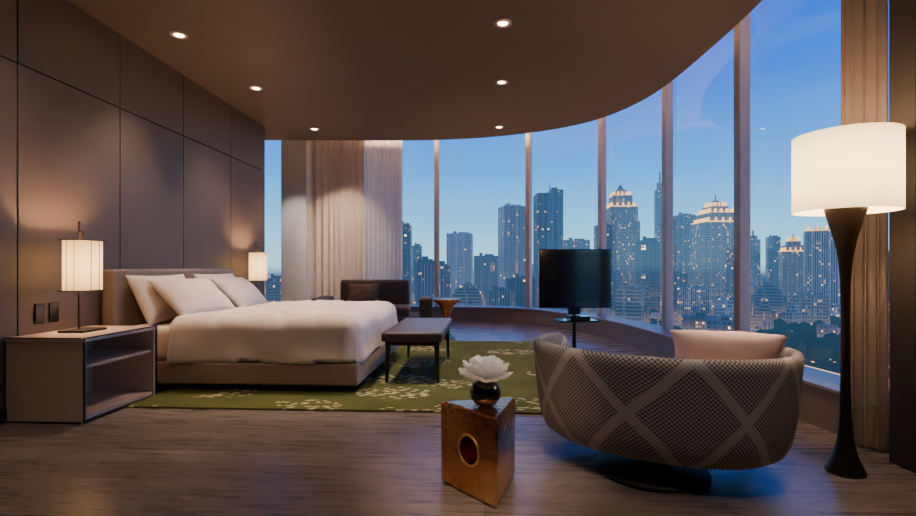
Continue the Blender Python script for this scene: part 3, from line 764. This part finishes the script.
T = [
 (-.105, .022, .085, 620, B, 'slab', 'dark slim apartment tower behind the curtain edge', None),
 (-.082, .016, .045, 900, G, 'slab', 'grey mid-rise block on the skyline', None),
 (-.070, .030, .018, 560, B, 'slab', 'dark block with scattered lit windows', None),
 (.004, .050, .068, 950, W_, 'slab', 'pale flat-topped office tower on the skyline', None),
 (.055, .046, .024, 800, G, 'slab', 'grey slab block with lit windows', None),
 (.108, .046, .122, 760, W_, 'slab', 'pale blue-grey rectangular tower', None),
 (.181, .054, .154, 680, B, 'twin', 'dark twin-bladed residential tower', None),
 (.235, .05, .055, 900, G, 'slab', 'grey block behind the television', None),
 (.325, .062, .160, 740, T_, 'step', 'tall stepped tower with illuminated crown', [(.84, .86), (.93, .62)]),
 (.290, .03, .085, 620, B, 'slab', 'slim dark tower next to the stepped tower', None),
 (.404, .020, .180, 900, W_, 'needle', 'slender pale tower with a spire', None),
 (.380, .036, .055, 600, B, 'slab', 'dark block with lit rows', None),
 (.452, .034, .105, 850, G, 'slab', 'grey tower with flat roof', None),
 (.515, .068, .135, 700, T_, 'dome', 'broad tower with glowing domed crown', [(.80, 1.02), (.88, .82), (.94, .5)]),
 (.590, .020, .070, 950, G, 'needle', 'slim grey tower with pointed top', None),
 (.630, .022, .062, 1000, G, 'slab', 'distant plain grey office tower', None),
 (.670, .042, .062, 760, T_, 'dome', 'tower with pointed lit roof', [(.80, 1.02), (.94, .5)]),
 (.735, .070, .074, 640, W_, 'slab', 'broad tower with a grid of lit windows', [(1.0, 1.0)]),
 (.69, .03, .035, 820, B, 'slab', 'dark block between two towers', None),
 (.475, .055, -.040, 520, W_, 'slab', 'pale low apartment block', None),
 (.440, .04, -.01, 560, G, 'slab', 'grey mid-rise apartment block', None),
 (.54, .05, -.065, 470, W_, 'slab', 'pale low block near the trees', None),
 (.62, .05, -.03, 600, G, 'step', 'grey stepped mid-rise apartment block', None),
 (.70, .06, -.055, 480, T_, 'slab', 'warm-lit low apartment block', None),
 (.30, .06, -.01, 540, G, 'slab', 'grey mid-rise with lit windows', None),
 (.345, .05, -.04, 480, T_, 'slab', 'tan mid-rise with balconies', None),
 (.13, .06, -.02, 540, B, 'slab', 'dark mid-rise with lit windows', None),
 (.085, .05, -.045, 460, G, 'slab', 'low grey block with flat roof', None),
 (.02, .06, -.03, 600, T_, 'step', 'low stepped block with lit windows', None),
 (-.045, .05, .008, 500, G, 'slab', 'low grey block with lit windows', None),
 (.21, .06, -.03, 500, G, 'slab', 'low grey block with lit windows', None),
 (.86, .05, .03, 700, B, 'slab', 'dark block beside the curtain', None),
 (-.365, .03, -.02, 600, B, 'slab', 'dark block seen through the slot window', None),
]
for az, wd, el, D, col, stl, lab, cr in T:
    tower(az, wd, el, D, col, stl, label=lab, crown=cr)
def filler(n, Dlo, Dhi, hlo, hhi, grp, lab, wlo=14, whi=42):
    k = 0; tries = 0
    while k < n and tries < n*30:
        tries += 1
        D = random.uniform(Dlo, Dhi); az = random.uniform(-.18, .88); x = az*D; w = random.uniform(wlo, whi)
        if any((x-a)**2+(D-b)**2 < (w*.75+c)**2 for a, b, c in placed): continue
        h = hlo+(hhi-hlo)*random.random()**1.8; dep = random.uniform(.7, 1.1)*w; placed.append((x, D, w*.7)); k += 1
        bm = bmesh.new(); add_box(bm, 0, 0, h/2, w, dep, h); add_box(bm, random.uniform(-.2, .2)*w, 0, h+1.5, w*.3, dep*.4, 3)
        if random.random() < .4: add_box(bm, w*.1, 0, h+4, w*.5, dep*.6, 8)
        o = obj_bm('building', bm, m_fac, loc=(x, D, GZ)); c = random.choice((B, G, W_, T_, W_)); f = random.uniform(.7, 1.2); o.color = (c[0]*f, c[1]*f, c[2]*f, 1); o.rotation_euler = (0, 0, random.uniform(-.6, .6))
        tag(o, lab, 'building', group=grp)
filler(85, 370, 700, 6, 24, 'low-rise city blocks', 'low city block with scattered lit windows', 10, 28)
filler(55, 700, 1400, 14, 56, 'mid-rise city blocks', 'hazy mid-rise block with scattered lit windows', 14, 34)
filler(50, 1400, 2400, 34, 84, 'distant city blocks', 'distant hazy tower block on the horizon', 16, 44)
bm = bmesh.new()
for i in range(700):
    D = random.uniform(310, 600); az = random.uniform(.3 if i % 3 else -.1, .85); r = random.uniform(3, 7.5)
    if any((az*D-a)**2+(D-b)**2 < (c+r+2)**2 for a, b, c in placed): continue
    bmesh.ops.create_icosphere(bm, subdivisions=2, radius=r, matrix=Matrix.Translation((az*D, D, GZ+r*1.1)) @ Matrix.Diagonal((1, 1, 1.1, 1)))
for v in bm.verts: v.co += Vector((noise.noise(v.co*.3), noise.noise(v.co*.3+Vector((9, 0, 0))), noise.noise(v.co*.3+Vector((0, 9, 0)))))*2.0
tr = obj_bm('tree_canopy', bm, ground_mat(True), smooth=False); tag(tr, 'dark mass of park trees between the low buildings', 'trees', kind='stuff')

# ------------------------------------------------------------------ sky
w = bpy.data.worlds.new('dusk'); bpy.context.scene.world = w; w.use_nodes = True; nt = w.node_tree; nt.nodes.clear()
out = nt.nodes.new('ShaderNodeOutputWorld'); bg = nt.nodes.new('ShaderNodeBackground')
tc = N(nt, 'ShaderNodeTexCoord'); sp = N(nt, 'ShaderNodeSeparateXYZ'); L(nt, tc.outputs['Generated'], sp.inputs[0])
cr = N(nt, 'ShaderNodeValToRGB'); e = cr.color_ramp.elements
e[0].position = 0; e[0].color = (.05, .10, .18, 1); e[1].position = 1; e[1].color = (.008, .025, .20, 1)
for pos, c in ((.495, (.12, .30, .50)), (.503, (.42, .80, .92)), (.54, (.20, .64, .98)), (.59, (.06, .38, .98)), (.66, (.016, .18, .84)), (.76, (.008, .08, .56))):
    x = e.new(pos); x.color = (*c, 1)
mp = N(nt, 'ShaderNodeMapping'); mp.inputs['Scale'].default_value = (1.5, 1.5, 8); L(nt, tc.outputs['Generated'], mp.inputs[0])
no = N(nt, 'ShaderNodeTexNoise'); no.inputs['Scale'].default_value = 2.2; no.inputs['Detail'].default_value = 6; L(nt, mp.outputs[0], no.inputs['Vector'])
L(nt, M(nt, 'MULTIPLY_ADD', sp.outputs[2], .5, .5), cr.inputs[0])
cl = M(nt, 'MULTIPLY', M(nt, 'MAXIMUM', M(nt, 'SUBTRACT', no.outputs['Fac'], .52), 0.0), 0.9)
L(nt, MIXC(nt, cl, cr.outputs[0], (.20, .34, .90)), bg.inputs[0]); bg.inputs[1].default_value = 1.65
L(nt, bg.outputs[0], out.inputs[0])

# ------------------------------------------------------------------ camera
cam = bpy.data.cameras.new('camera'); co = bpy.data.objects.new('camera', cam); link(co)
co.location = (0, 0, CAMZ); co.rotation_euler = (math.radians(90), 0, 0)
cam.sensor_width = 36; cam.lens = 500/916*36; cam.shift_y = 10/916; cam.clip_end = 9000; cam.clip_start = .05
bpy.context.scene.camera = co
